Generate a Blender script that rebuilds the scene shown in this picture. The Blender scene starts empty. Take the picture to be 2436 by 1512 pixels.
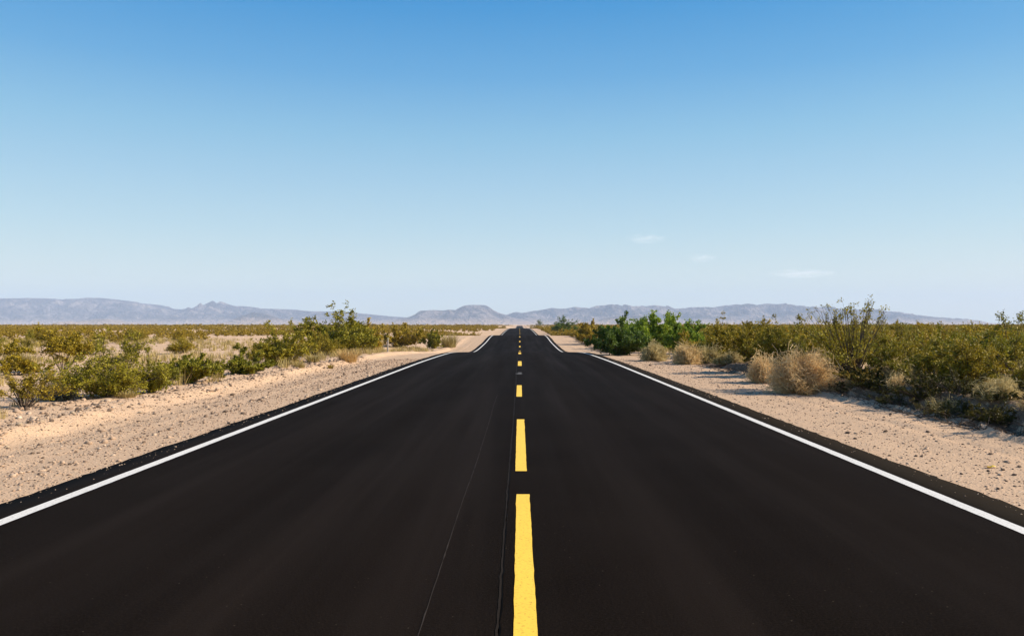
import bpy, math, random
import numpy as np
R = math.radians
C = bpy.context.scene
COL = C.collection

# ------------------------------------------------------------------ camera, sky, sun, exposure
EYE = 1.42
F = 1894.0            # focal length in the pixels of a 2435 px wide view of the photograph (28 mm lens)
VX, VY = 1236.0, 771.0  # vanishing point of the road in that view
cam_d = bpy.data.cameras.new('camera')
cam_d.lens = 28.0; cam_d.sensor_width = 36.0; cam_d.sensor_fit = 'HORIZONTAL'
cam_d.clip_start = 0.1; cam_d.clip_end = 60000
cam = bpy.data.objects.new('camera', cam_d); COL.objects.link(cam)
cam.location = (0, 0, EYE)
cam.rotation_euler = (R(90 + 0.453), 0, R(0.56))
C.camera = cam

SUN_EL, SUN_AZ = 34.0, 90.0      # azimuth clockwise from the view direction
w = bpy.data.worlds.new('World'); C.world = w; w.use_nodes = True
nt = w.node_tree; nt.nodes.clear()
sky = nt.nodes.new('ShaderNodeTexSky'); sky.sky_type = 'NISHITA'; sky.sun_disc = False
sky.sun_elevation = R(SUN_EL); sky.sun_rotation = R(SUN_AZ)
sky.altitude = 600; sky.air_density = 1.0; sky.dust_density = 1.1; sky.ozone_density = 2.2
# the deep clear blue of the photograph: each channel of the sky gets its own gradient
sep = nt.nodes.new('ShaderNodeSeparateColor'); hs = nt.nodes.new('ShaderNodeCombineColor')
for ch, ref, gam in ((0, 5.6, 1.75), (1, 6.5, 1.0), (2, 7.1, .66)):
    a = nt.nodes.new('ShaderNodeMath'); a.operation = 'DIVIDE'; a.inputs[1].default_value = ref
    b = nt.nodes.new('ShaderNodeMath'); b.operation = 'POWER'; b.inputs[1].default_value = gam
    c = nt.nodes.new('ShaderNodeMath'); c.operation = 'MULTIPLY'; c.inputs[1].default_value = ref
    nt.links.new(sep.outputs[ch], a.inputs[0]); nt.links.new(a.outputs[0], b.inputs[0])
    nt.links.new(b.outputs[0], c.inputs[0])
    nt.links.new(c.outputs[0], hs.inputs[ch])
# ... and pales evenly towards the horizon as the clear desert sky does
tcw = nt.nodes.new('ShaderNodeTexCoord'); sz = nt.nodes.new('ShaderNodeSeparateXYZ'); rmp = nt.nodes.new('ShaderNodeValToRGB')
nt.links.new(tcw.outputs['Generated'], sz.inputs[0]); nt.links.new(sz.outputs[2], rmp.inputs[0])
stops = [(0, (.88, .94, .76)), (.06, (.75, .855, .78)), (.117, (.56, .755, .81)), (.173, (.42, .66, .81)), (.227, (.29, .575, .785)), (.296, (.13, .42, .75)), (.372, (.03, .305, .69)), (.5, (.03, .2, .55)), (1, (.02, .12, .40))]
while len(rmp.color_ramp.elements) < len(stops): rmp.color_ramp.elements.new(.5)
for el, (p, c) in zip(rmp.color_ramp.elements, stops): el.position = p; el.color = (*c, 1)
scl = nt.nodes.new('ShaderNodeVectorMath'); scl.operation = 'SCALE'; scl.inputs['Scale'].default_value = 1/.1289
nt.links.new(rmp.outputs[0], scl.inputs[0])
mxw = nt.nodes.new('ShaderNodeMix'); mxw.data_type = 'RGBA'; mxw.inputs[0].default_value = .76
nt.links.new(hs.outputs[0], mxw.inputs[6]); nt.links.new(scl.outputs[0], mxw.inputs[7])
bg = nt.nodes.new('ShaderNodeBackground'); bg.inputs['Strength'].default_value = 0.0805
out = nt.nodes.new('ShaderNodeOutputWorld')
nt.links.new(sky.outputs[0], sep.inputs[0]); nt.links.new(mxw.outputs[2], bg.inputs['Color'])
nt.links.new(bg.outputs[0], out.inputs['Surface'])

sl = bpy.data.lights.new('sun', 'SUN'); sl.energy = 5.0; sl.angle = R(0.5); sl.color = (1.0, 0.89, 0.74)
so = bpy.data.objects.new('sun', sl); COL.objects.link(so)
so.rotation_euler = (R(90 - SUN_EL), 0, R(180 - SUN_AZ))
so.location = (60, -20, 80)
C.view_settings.view_transform = 'Standard'; C.view_settings.look = 'None'
C.view_settings.exposure = 0.68; C.view_settings.gamma = 1.0
C.cycles.use_denoising = True
C.cycles.max_bounces = 8; C.cycles.transparent_max_bounces = 16; C.cycles.volume_bounces = 1

# ------------------------------------------------------------------ noise and profiles
_perm = np.random.RandomState(7).rand(256, 256)
def vnoise(x, y):
    xi = np.floor(x).astype(int); yi = np.floor(y).astype(int)
    fx = x - xi; fy = y - yi
    fx = fx*fx*(3-2*fx); fy = fy*fy*(3-2*fy)
    g = lambda a, b: _perm[a & 255, b & 255]
    return (g(xi, yi)*(1-fx)+g(xi+1, yi)*fx)*(1-fy) + (g(xi, yi+1)*(1-fx)+g(xi+1, yi+1)*fx)*fy
def fbm(x, y, o=4, gain=.5):
    s = 0; a = 1; t = 0
    for i in range(o):
        s = s + a*vnoise(x*2**i + 17.3*i, y*2**i + 5.1*i); t += a; a *= gain
    return s/t
def sstep(a, b, x):
    t = np.clip((x-a)/(b-a), 0, 1); return t*t*(3-2*t)
_PY = [-2000, 0, 34, 39, 43, 50, 58, 66, 72, 80, 89, 98, 106, 113, 125, 140, 155, 166, 200, 240, 270, 290, 310, 340, 400, 550, 800, 950, 1100, 1200, 1400, 1800, 12000]
_PZ = [0, 0, 0, -.005, -.05, -.26, -.60, -.80, -.78, -.66, -.50, -.22, -.055, -.06, -.4, -.85, -.88, -.74, -.42, -.2, -.1, -.07, -.09, -.3, -1, -2.2, -2.3, -1.6, -.95, -.85, -1.6, -1.2, -1.2]
_ty = np.arange(-50, 2000, 0.5)
_tz = np.interp(_ty, _PY, _PZ)
_k = np.exp(-np.linspace(-2, 2, 25)**2); _k /= _k.sum()
_tz = np.convolve(np.pad(_tz, 12, 'edge'), _k, 'valid')
def zroad(y):
    return np.interp(y, _ty, _tz)
def crown(x, y):
    return -.016*np.minimum(np.abs(x), 4.6)*sstep(27, 42, y)     # camber over the rolling part
ROAD_L, ROAD_R = -4.11, 3.88

def ground_z(x, y):
    x = np.asarray(x, float); y = np.asarray(y, float)
    zr = zroad(y) + crown(x, y) - 0.035
    natural = (fbm(x/9, y/9, 3)-.5)*.35 - .05 - .9*sstep(500, 1500, y)
    wl = 1 - sstep(8, 22, -x); wr = 1 - sstep(9, 22, x)
    wgt = np.where(x < 0, wl, wr)
    z = zr*wgt + natural*(1-wgt)
    near = 1 - sstep(60, 130, np.abs(y))
    jag = (fbm(x*1.1+40, y*.5, 3)-.5)
    # left: loose windrow of graded soil, then a slightly lower desert floor
    xl = -x + jag*.5
    wr_l = .10*np.exp(-((xl-6.9)/.38)**2) + .05*np.exp(-((xl-7.9)/.5)**2) - .05*sstep(5.2, 6.3, xl)*(1-sstep(6.3, 6.8, xl))
    z = z + np.where(x < -4.3, wr_l*near, 0)
    for rx, rw in ((-5.15, .13), (-5.95, .12), (4.75, .12), (5.5, .11)):
        z = z - .016*np.exp(-((x-rx-.25*(fbm(y*.09+rx, y*0+4, 2)-.5))/rw)**2)*near
    # right: graded lip, then a low cut bank that carries the shrubs
    far_r = 1 - sstep(22, 30, y)
    xr = x - jag*.7 - .35*(fbm(x*2.6, y*2.6+7, 3)-.5) - .35*(fbm(y*.25+9, y*0+3, 2)-.5)
    lip = .075*np.exp(-((xr-6.42)/.10)**2)
    bank = .27*sstep(6.72, 7.0, xr) + .06*np.exp(-((xr-7.12)/.16)**2)
    z = z + np.where(x > 4.5, (lip+bank)*far_r*near + .1*sstep(6, 9, xr)*(1-far_r)*near, 0)
    # small roughness off the road
    off = np.where(x < 0, sstep(4.3, 6.4, -x), sstep(4.2, 6.3, x))
    rough = (fbm(x*2.3, y*2.3, 4)-.5)*.05*(.25+.75*off) + (fbm(x*6+3, y*6, 2)-.5)*.03*off
    amt = np.where((x > ROAD_L-.02) & (x < ROAD_R+.02), 0, 1)*near
    z = z + rough*amt
    under = (x > ROAD_L+.1) & (x < ROAD_R-.1)
    return z - .12*under

def gz(x, y): return float(ground_z(np.array([x]), np.array([y]))[0])
def at(vx, vy, it=5):
    """ground point seen at (vx, vy) of the 2435 px view"""
    z = 0.0
    for _ in range(it):
        Y = (EYE - z)/(vy - VY)*F; X = (vx - VX)/F*Y
        z = gz(X, Y)
    return X, Y, z

# ------------------------------------------------------------------ mesh and material helpers
def new_mesh(name, verts, faces, mats=(), smooth=False, mat_idx=None):
    verts = np.asarray(verts, np.float32).reshape(-1, 3)
    me = bpy.data.meshes.new(name)
    if isinstance(faces, np.ndarray):
        n, k = faces.shape
        me.vertices.add(len(verts)); me.vertices.foreach_set('co', verts.ravel())
        me.loops.add(n*k); me.loops.foreach_set('vertex_index', faces.astype(np.int32).ravel())
        me.polygons.add(n); me.polygons.foreach_set('loop_start', np.arange(0, n*k, k, dtype=np.int32))
        me.update(calc_edges=True)
    else:
        me.from_pydata(verts.tolist(), [], faces); me.update()
    for m in mats: me.materials.append(m)
    if mat_idx is not None: me.polygons.foreach_set('material_index', np.asarray(mat_idx, np.int32))
    if smooth: me.polygons.foreach_set('use_smooth', np.ones(len(me.polygons), bool))
    me.validate()
    return me
def link(name, me, parent=None, loc=(0, 0, 0)):
    o = bpy.data.objects.new(name, me); COL.objects.link(o); o.location = loc
    if parent: o.parent = parent
    return o
def tag(o, label=None, cat=None, group=None, kind=None):
    if label: o['label'] = label
    if cat: o['category'] = cat
    if group: o['group'] = group
    if kind: o['kind'] = kind
    return o

class N:
    def __init__(s, name):
        s.m = bpy.data.materials.new(name); s.m.use_nodes = True
        s.t = s.m.node_tree; s.t.nodes.clear()
        s.out = s.t.nodes.new('ShaderNodeOutputMaterial')
    def n(s, typ, **kw):
        nd = s.t.nodes.new(typ)
        for k, v in kw.items():
            if k.startswith('i_'): nd.inputs[k[2:].replace('_', ' ')].default_value = v
            else: setattr(nd, k, v)
        return nd
    def l(s, a, b): s.t.links.new(a, b)
    def noise(s, scale, detail=3, vec=None, rough=.55):
        nd = s.n('ShaderNodeTexNoise', i_Scale=scale, i_Detail=detail, i_Roughness=rough)
        if vec is not None: s.l(vec, nd.inputs['Vector'])
        return nd.outputs['Fac']
    def ramp(s, fac, stops):
        r = s.n('ShaderNodeValToRGB'); e = r.color_ramp.elements
        while len(e) < len(stops): e.new(.5)
        for el, (p, c) in zip(e, stops):
            el.position = p; el.color = (*c, 1) if len(c) == 3 else c
        s.l(fac, r.inputs[0]); return r.outputs[0]
    def mix(s, fac, a, b, mode='MIX'):
        m = s.n('ShaderNodeMix', data_type='RGBA', blend_type=mode)
        for sock, v in ((m.inputs[0], fac), (m.inputs[6], a), (m.inputs[7], b)):
            if hasattr(v, 'is_output'): s.l(v, sock)
            elif isinstance(v, (int, float)): sock.default_value = v
            else: sock.default_value = (*v, 1)
        return m.outputs[2]
    def bump(s, h, strength, dist):
        b = s.n('ShaderNodeBump', i_Strength=strength, i_Distance=dist); s.l(h, b.inputs['Height']); return b.outputs[0]

def leaf_mat(name, stops, trans=.27, rough=.6):
    g = N(name)
    geo = g.n('ShaderNodeNewGeometry'); oi = g.n('ShaderNodeObjectInfo')
    col = g.ramp(geo.outputs['Random Per Island'], stops)
    tc = g.n('ShaderNodeTexCoord')
    clump = g.noise(3.5, 2, tc.outputs['Object'])
    col = g.mix(g.ramp(clump, [(.35, (0, 0, 0)), (.65, (1, 1, 1))]), col, g.mix(.55, col, stops[-1][1]))
    h = g.n('ShaderNodeHueSaturation')
    mr = g.n('ShaderNodeMapRange'); g.l(oi.outputs['Random'], mr.inputs[0]); mr.inputs[3].default_value = .72; mr.inputs[4].default_value = 1.25
    mh = g.n('ShaderNodeMapRange'); g.l(oi.outputs['Random'], mh.inputs[0]); mh.inputs[3].default_value = .515; mh.inputs[4].default_value = .49
    g.l(mr.outputs[0], h.inputs['Value']); g.l(mh.outputs[0], h.inputs['Hue']); g.l(col, h.inputs['Color'])
    p = g.n('ShaderNodeBsdfPrincipled', i_Roughness=rough); p.inputs['Specular IOR Level'].default_value = .25
    g.l(h.outputs[0], p.inputs['Base Color'])
    t = g.n('ShaderNodeBsdfTranslucent'); g.l(h.outputs[0], t.inputs[0])
    m = g.n('ShaderNodeMixShader'); m.inputs[0].default_value = trans
    g.l(p.outputs[0], m.inputs[1]); g.l(t.outputs[0], m.inputs[2]); g.l(m.outputs[0], g.out.inputs[0])
    return g.m
def simple_mat(name, stops, rough=.85, scale=6, bump=0):
    g = N(name); tc = g.n('ShaderNodeTexCoord')
    f = g.noise(scale, 4, tc.outputs['Object'])
    p = g.n('ShaderNodeBsdfPrincipled', i_Roughness=rough); p.inputs['Specular IOR Level'].default_value = .2
    g.l(g.ramp(f, stops), p.inputs['Base Color'])
    if bump: g.l(g.bump(f, .6, bump), p.inputs['Normal'])
    g.l(p.outputs[0], g.out.inputs[0]); return g.m

M_OLIVE = leaf_mat('olive_leaves', [(0, (.125, .098, .006)), (.5, (.245, .182, .009)), (1, (.41, .30, .024))])
M_GOLDGREEN = leaf_mat('sunny_olive_leaves', [(0, (.14, .12, .006)), (.5, (.29, .235, .012)), (1, (.48, .37, .03))])  # brighter gold-green leaves of the big verge bush
M_SHADE = leaf_mat('shaded_olive_leaves', [(0, (.035, .032, .005)), (.5, (.07, .06, .008)), (1, (.13, .105, .015))])  # olive leaves darkened to paint in the shade on the right bank
M_GREEN = leaf_mat('green_leaves', [(0, (.10, .10, .006)), (.5, (.195, .178, .010)), (1, (.34, .29, .022))])
M_DARK = leaf_mat('dark_green_leaves', [(0, (.034, .064, .006)), (.5, (.07, .118, .009)), (1, (.15, .20, .018))])
M_BRIGHT = leaf_mat('bright_green_leaves', [(0, (.10, .15, .007)), (.5, (.20, .27, .012)), (1, (.34, .42, .028))])
M_YELLOW = leaf_mat('yellow_green_leaves', [(0, (.14, .11, .012)), (.5, (.24, .17, .02)), (1, (.36, .25, .05))])
M_STRAW = leaf_mat('dry_straw', [(0, (.32, .22, .08)), (.5, (.52, .38, .16)), (1, (.70, .54, .28))], .4, .8)
M_GREY = leaf_mat('dry_grey_twigs', [(0, (.22, .165, .10)), (.5, (.37, .295, .19)), (1, (.56, .46, .31))], .35, .85)
M_GOLD = leaf_mat('golden_grass', [(0, (.27, .19, .06)), (.5, (.44, .31, .11)), (1, (.6, .45, .19))], .2, .8)
M_STEM = simple_mat('grey_brown_stems', [(.3, (.05, .034, .022)), (.7, (.16, .115, .08))], .9, 9)
M_DEAD = simple_mat('bleached_deadwood', [(.3, (.2, .16, .12)), (.7, (.42, .36, .28))], .9, 12)

# ------------------------------------------------------------------ the setting: ground
def ground_material():
    g = N('desert_soil')
    pos = g.n('ShaderNodeNewGeometry').outputs['Position']
    big = g.noise(.16, 4, pos); mid = g.noise(1.3, 4, pos); fine = g.noise(38, 3, pos, .65); grit = g.noise(95, 2, pos, .7)
    col = g.ramp(big, [(.3, (.57, .38, .225)), (.5, (.625, .42, .255)), (.7, (.60, .405, .255))])
    col = g.mix(g.ramp(mid, [(.38, (0, 0, 0)), (.66, (1, 1, 1))]), col, g.mix(.5, col, (.46, .315, .20)))
    # graded gravel beside the asphalt is greyer, the loose windrow is yellower
    sx = g.n('ShaderNodeSeparateXYZ'); g.l(pos, sx.inputs[0])
    ax = g.n('ShaderNodeMath', operation='ABSOLUTE'); g.l(sx.outputs[0], ax.inputs[0])
    sh = g.n('ShaderNodeMapRange'); g.l(ax.outputs[0], sh.inputs[0]); sh.inputs[1].default_value = 6.6; sh.inputs[2].default_value = 5.2
    col = g.mix(sh.outputs[0], col, g.mix(.65, col, (.49, .335, .215)))
    # shade on the right cut bank, painted into the soil colour
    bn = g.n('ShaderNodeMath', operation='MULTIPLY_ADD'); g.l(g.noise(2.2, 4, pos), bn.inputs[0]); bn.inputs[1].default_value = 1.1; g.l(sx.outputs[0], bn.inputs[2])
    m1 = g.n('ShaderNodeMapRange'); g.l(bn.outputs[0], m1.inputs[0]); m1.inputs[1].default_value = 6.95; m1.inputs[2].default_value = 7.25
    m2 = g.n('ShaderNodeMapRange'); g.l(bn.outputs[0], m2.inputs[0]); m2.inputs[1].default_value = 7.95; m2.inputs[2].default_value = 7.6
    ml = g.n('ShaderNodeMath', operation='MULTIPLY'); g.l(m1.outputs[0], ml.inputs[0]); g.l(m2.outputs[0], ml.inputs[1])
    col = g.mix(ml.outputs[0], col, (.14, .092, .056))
    v = g.n('ShaderNodeTexVoronoi', i_Scale=30.0); g.l(pos, v.inputs['Vector'])
    peb = g.ramp(v.outputs['Distance'], [(.18, (1, 1, 1)), (.42, (0, 0, 0))])
    sep = g.n('ShaderNodeSeparateColor'); g.l(v.outputs['Color'], sep.inputs[0])
    pcol = g.ramp(sep.outputs[0], [(0, (.13, .085, .055)), (.2, (.25, .18, .125)), (.45, (.46, .34, .235)), (.8, (.52, .41, .30)), (1, (.66, .57, .46))])
    mk = g.n('ShaderNodeMath', operation='MULTIPLY'); g.l(peb, mk.inputs[0])
    on = g.ramp(sep.outputs[1], [(.45, (0, 0, 0)), (.55, (.85, .85, .85))]); g.l(on, mk.inputs[1])
    col = g.mix(mk.outputs[0], col, pcol)
    col = g.mix(g.ramp(fine, [(.35, (.55, .55, .55)), (.5, (0, 0, 0))]), col, (.29, .2, .135))
    col = g.mix(g.ramp(grit, [(.6, (0, 0, 0)), (.72, (.5, .5, .5))]), col, (.62, .49, .36))
    p = g.n('ShaderNodeBsdfPrincipled', i_Roughness=.95); p.inputs['Specular IOR Level'].default_value = .1
    g.l(col, p.inputs['Base Color'])
    h = g.n('ShaderNodeMath', operation='MULTIPLY_ADD'); g.l(mk.outputs[0], h.inputs[0]); h.inputs[1].default_value = .8; g.l(fine, h.inputs[2])
    g.l(g.bump(h.outputs[0], .7, .02), p.inputs['Normal'])
    g.l(p.outputs[0], g.out.inputs[0]); return g.m

def spaced(a, b, d0, grow, dmax=1e9):
    out = [a]; d = d0
    while out[-1] < b: out.append(out[-1]+d); d = min(d*grow, dmax)
    return out
xs_r = sorted(set(list(np.arange(0, 5, .25)) + list(np.arange(5, 9, .06)) + spaced(9, 10800, .12, 1.07)))
xs_r = [x for x in xs_r if abs(x-ROAD_R) > .12] + [ROAD_R-.12, ROAD_R-.08, ROAD_R, ROAD_R+.08]
xs_l = sorted(set(list(np.arange(.25, 5, .25)) + list(np.arange(5, 9, .08)) + spaced(9, 10800, .12, 1.07)))
xs_l = [x for x in xs_l if abs(x+ROAD_L) > .12] + [-ROAD_L-.12, -ROAD_L-.08, -ROAD_L, -ROAD_L+.08]
gx = np.array(sorted([-x for x in xs_l] + xs_r))
gy = np.array(sorted([-y for y in spaced(.5, 900, .6, 1.25)] + list(np.arange(0, 26, .1)) + spaced(26, 11000, .12, 1.022)))
XX, YY = np.meshgrid(gx, gy)
ZZ = ground_z(XX, YY)
nx, ny = len(gx), len(gy)
idx = np.arange(nx*ny).reshape(ny, nx)
gf = np.stack([idx[:-1, :-1], idx[:-1, 1:], idx[1:, 1:], idx[1:, :-1]], -1).reshape(-1, 4)
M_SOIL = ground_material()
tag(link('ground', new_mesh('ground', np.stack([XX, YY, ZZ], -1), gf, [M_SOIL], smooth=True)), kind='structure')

# ------------------------------------------------------------------ road
def asphalt_material():
    g = N('fresh_asphalt')
    pos = g.n('ShaderNodeNewGeometry').outputs['Position']
    mp = g.n('ShaderNodeMapping'); g.l(pos, mp.inputs[0]); mp.inputs['Scale'].default_value = (1.6, .05, 1)
    streak = g.noise(1.0, 4, mp.outputs[0]); blot = g.noise(.5, 3, pos); agg = g.noise(70, 4, pos, .75)
    v = g.n('ShaderNodeTexVoronoi', i_Scale=46.0); g.l(pos, v.inputs['Vector'])
    sep = g.n('ShaderNodeSeparateColor'); g.l(v.outputs['Color'], sep.inputs[0])
    col = g.ramp(streak, [(.32, (.0022, .0012, .0007)), (.52, (.0042, .0026, .0017)), (.70, (.0130, .0084, .0057))])
    col = g.mix(g.ramp(blot, [(.4, (0, 0, 0)), (.7, (.6, .6, .6))]), col, (.0095, .0068, .0051))
    col = g.mix(g.ramp(agg, [(.46, (0, 0, 0)), (.66, (.9, .9, .9))]), col, (.015, .0102, .0070))
    rare = g.n('ShaderNodeMath', operation='GREATER_THAN'); g.l(sep.outputs[0], rare.inputs[0]); rare.inputs[1].default_value = .988
    dot = g.ramp(v.outputs['Distance'], [(.1, (1, 1, 1)), (.24, (0, 0, 0))])
    mk = g.n('ShaderNodeMath', operation='MULTIPLY'); g.l(rare.outputs[0], mk.inputs[0]); g.l(dot, mk.inputs[1])
    col = g.mix(mk.outputs[0], col, (.085, .066, .047))
    grain = g.noise(420, 2, pos, .7)
    col = g.mix(g.ramp(grain, [(.54, (0, 0, 0)), (.70, (.7, .7, .7))]), col, (.034, .025, .018))
    sxw = g.n('ShaderNodeSeparateXYZ'); g.l(pos, sxw.inputs[0])
    wv = g.n('ShaderNodeMath', operation='MULTIPLY'); g.l(sxw.outputs[0], wv.inputs[0]); wv.inputs[1].default_value = 2*math.pi/1.78
    cs = g.n('ShaderNodeMath', operation='COSINE'); g.l(wv.outputs[0], cs.inputs[0])
    tk = g.n('ShaderNodeMapRange'); g.l(cs.outputs[0], tk.inputs[0]); tk.inputs[1].default_value = .1; tk.inputs[2].default_value = -1
    tm = g.n('ShaderNodeMath', operation='MULTIPLY'); g.l(tk.outputs[0], tm.inputs[0]); g.l(g.ramp(streak, [(.3, (.1, .1, .1)), (.7, (.6, .6, .6))]), tm.inputs[1])
    col = g.mix(tm.outputs[0], col, (.0135, .0092, .0066))     # greyer wheel tracks
    sx = g.n('ShaderNodeSeparateXYZ'); g.l(pos, sx.inputs[0])
    eg = g.n('ShaderNodeMapRange'); g.l(sx.outputs[0], eg.inputs[0]); eg.inputs[1].default_value = 3.5; eg.inputs[2].default_value = 3.6
    col = g.mix(eg.outputs[0], col, g.mix(.55, col, (.024, .018, .011)))   # dusty strip outside the right edge line
    p = g.n('ShaderNodeBsdfPrincipled'); p.inputs['Specular IOR Level'].default_value = .012
    g.l(g.ramp(streak, [(.3, (.86, .86, .86)), (.7, (.7, .7, .7))]), p.inputs['Roughness'])
    g.l(col, p.inputs['Base Color']); g.l(g.bump(agg, .45, .006), p.inputs['Normal'])
    g.l(p.outputs[0], g.out.inputs[0]); return g.m
def paint_material(name, base, wear, spec=.3):
    g = N(name); pos = g.n('ShaderNodeNewGeometry').outputs['Position']
    a = g.noise(60, 3, pos, .7); b = g.noise(1.2, 3, pos)
    col = g.mix(g.ramp(b, [(.35, (0, 0, 0)), (.7, (.4, .4, .4))]), base, tuple(c*.86 for c in base))
    col = g.mix(g.ramp(a, [(.33, (.75, .75, .75)), (.45, (0, 0, 0))]), col, wear)
    p = g.n('ShaderNodeBsdfPrincipled', i_Roughness=.6); p.inputs['Specular IOR Level'].default_value = spec
    g.l(col, p.inputs['Base Color']); g.l(g.bump(a, .3, .003), p.inputs['Normal']); g.l(p.outputs[0], g.out.inputs[0]); return g.m
M_ASPH = asphalt_material()
M_WHITE = paint_material('white_road_paint', (.66, .63, .57), (.26, .23, .19), .12)
M_YEL = paint_material('yellow_road_paint', (.86, .54, .062), (.40, .24, .035), .12)
M_GREYP = paint_material('worn_grey_paint', (.10, .09, .08), (.02, .016, .014), .05)
M_SEAM = paint_material('pale_joint', (.022, .0165, .012), (.008, .006, .0045), .01)
M_CRACK = paint_material('pale_crack', (.040, .031, .025), (.02, .016, .012), .01)
M_TAR = paint_material('dark_joint', (.0022, .0016, .0012), (.004, .003, .002), .01)

ry = np.array([-60, -40, -25] + list(np.arange(-15, 130, .5)) + spaced(130, 1500, .6, 1.02))
def road_sheet(x0, x1, y0, y1, lift, thick=None, jag=0, seed=0, wob=0):
    yy = np.unique(np.round(np.concatenate([[y0, y1], ry[(ry > y0) & (ry < y1)]] + ([np.arange(y0, min(y1, 40), .1)] if jag else [])), 3))
    yy = yy[np.concatenate([[True], np.diff(yy) > .03])]
    rs = np.random.RandomState(seed)
    n = len(yy)
    j0 = rs.randn(n)*jag; j1 = rs.randn(n)*jag
    c = wob*(vnoise(yy*.35+seed, yy*0+2)-.5)
    z = zroad(yy)+crown((x0+x1)/2, yy)+lift
    a = np.stack([x0+j0+c, yy, z], -1); b = np.stack([x1+j1+c, yy, z], -1)
    i = np.arange(n-1)
    if thick is None:
        V = np.concatenate([a, b]); Fc = np.stack([i, i+n, i+n+1, i+1], -1)
        return V, Fc
    lo = np.array([0, 0, thick])
    sk = np.array([.05, 0, 0])
    V = np.concatenate([a, b, a-lo-sk, b-lo+sk])
    Fc = np.concatenate([np.stack([i, i+n, i+n+1, i+1], -1), np.stack([i+2*n, i, i+1, i+1+2*n], -1), np.stack([i+n, i+3*n, i+3*n+1, i+n+1], -1)])
    return V, Fc
yy = np.unique(np.round(np.concatenate([ry, np.arange(0, 40, .2)]), 3)); yy = yy[np.concatenate([[True], np.diff(yy) > .05])]
rs = np.random.RandomState(3)
cols = np.concatenate([[ROAD_L-.05, ROAD_L], np.linspace(ROAD_L+.3, ROAD_R-.3, 19), [ROAD_R, ROAD_R+.05]])
XX, YY = np.meshgrid(cols, yy); ZZ = zroad(YY)+crown(XX, YY)
for e in (0, 1):
    jg = rs.randn(len(yy))*.010 + (fbm(yy*.8+5*e, yy*0+e, 3)-.5)*.05
    XX[:, (0, 22)[e]] += jg; XX[:, (1, 21)[e]] += jg; ZZ[:, (0, 22)[e]] -= .1
idx = np.arange(XX.size).reshape(XX.shape)
V = np.stack([XX, YY, ZZ], -1); Fc = np.stack([idx[:-1, :-1], idx[:-1, 1:], idx[1:, 1:], idx[1:, :-1]], -1).reshape(-1, 4)
road = tag(link('road', new_mesh('road', V, Fc, [M_ASPH])), kind='structure')
for x0, x1, s in ((-3.775, -3.665, 1), (3.405, 3.515, 2)):
    V, Fc = road_sheet(x0, x1, -20, 1500, .004, jag=.0012, seed=s)
    link('edge_line', new_mesh('edge_line', V, Fc, [M_WHITE]), road)
dash = [(1.2, 6.66), (7.71, 11.9), (15.64, 18.55), (27.2, 30.6)] + [(38.2+12.19*k, 41.25+12.19*k) for k in range(24)]
for k, (y0, y1) in enumerate(dash):
    off = [.026, .012, -.012][k] if k < 3 else 0
    hw = .055 if k < 3 else .066
    V, Fc = road_sheet(off-hw, off+hw, y0, y1, .004, jag=.0012, seed=20+k)
    link('centre_dash', new_mesh('centre_dash', V, Fc, [M_YEL]), road)
V, Fc = road_sheet(-.085, .06, 22.6, 23.5, .004, jag=.02, seed=8)
link('worn_paint_patch', new_mesh('worn_paint_patch', V, Fc, [M_GREYP]), road)
V, Fc = road_sheet(-.106, -.094, -5, 34, .003, jag=.0025, seed=9, wob=.015)
link('paving_joint', new_mesh('paving_joint', V, Fc, [M_SEAM]), road)
V, Fc = road_sheet(-.093, -.086, -5, 34, .003, jag=.003, seed=9, wob=.015)
link('paving_joint', new_mesh('paving_joint', V, Fc, [M_TAR]), road)
V, Fc = road_sheet(-.455, -.450, -5, 16, .003, jag=.0012, seed=10, wob=.03)
link('hairline_crack', new_mesh('hairline_crack', V, Fc, [M_CRACK]), road)

# ------------------------------------------------------------------ mountains
def mountain_material():
    g = N('bare_mountain_rock'); pos = g.n('ShaderNodeNewGeometry').outputs['Position']
    a = g.noise(.006, 6, pos, .65); b = g.noise(.03, 4, pos)
    col = g.ramp(a, [(.40, (.018, .020, .028)), (.5, (.080, .072, .075)), (.58, (.25, .21, .19))])
    col = g.mix(g.ramp(b, [(.4, (0, 0, 0)), (.65, (.6, .6, .6))]), col, (.10, .075, .062))
    sz = g.n('ShaderNodeSeparateXYZ'); g.l(pos, sz.inputs[0])
    lo = g.n('ShaderNodeMapRange'); g.l(sz.outputs[2], lo.inputs[0]); lo.inputs[1].default_value = 60; lo.inputs[2].default_value = 10
    col = g.mix(lo.outputs[0], col, (.42, .3, .21))   # pale gravel fans at the foot
    p = g.n('ShaderNodeBsdfPrincipled', i_Roughness=1.0); p.inputs['Specular IOR Level'].default_value = 0
    g.l(col, p.inputs['Base Color']); g.l(g.bump(b, .9, 50), p.inputs['Normal']); g.l(p.outputs[0], g.out.inputs[0]); return g.m
M_ROCK = mountain_material()
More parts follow.
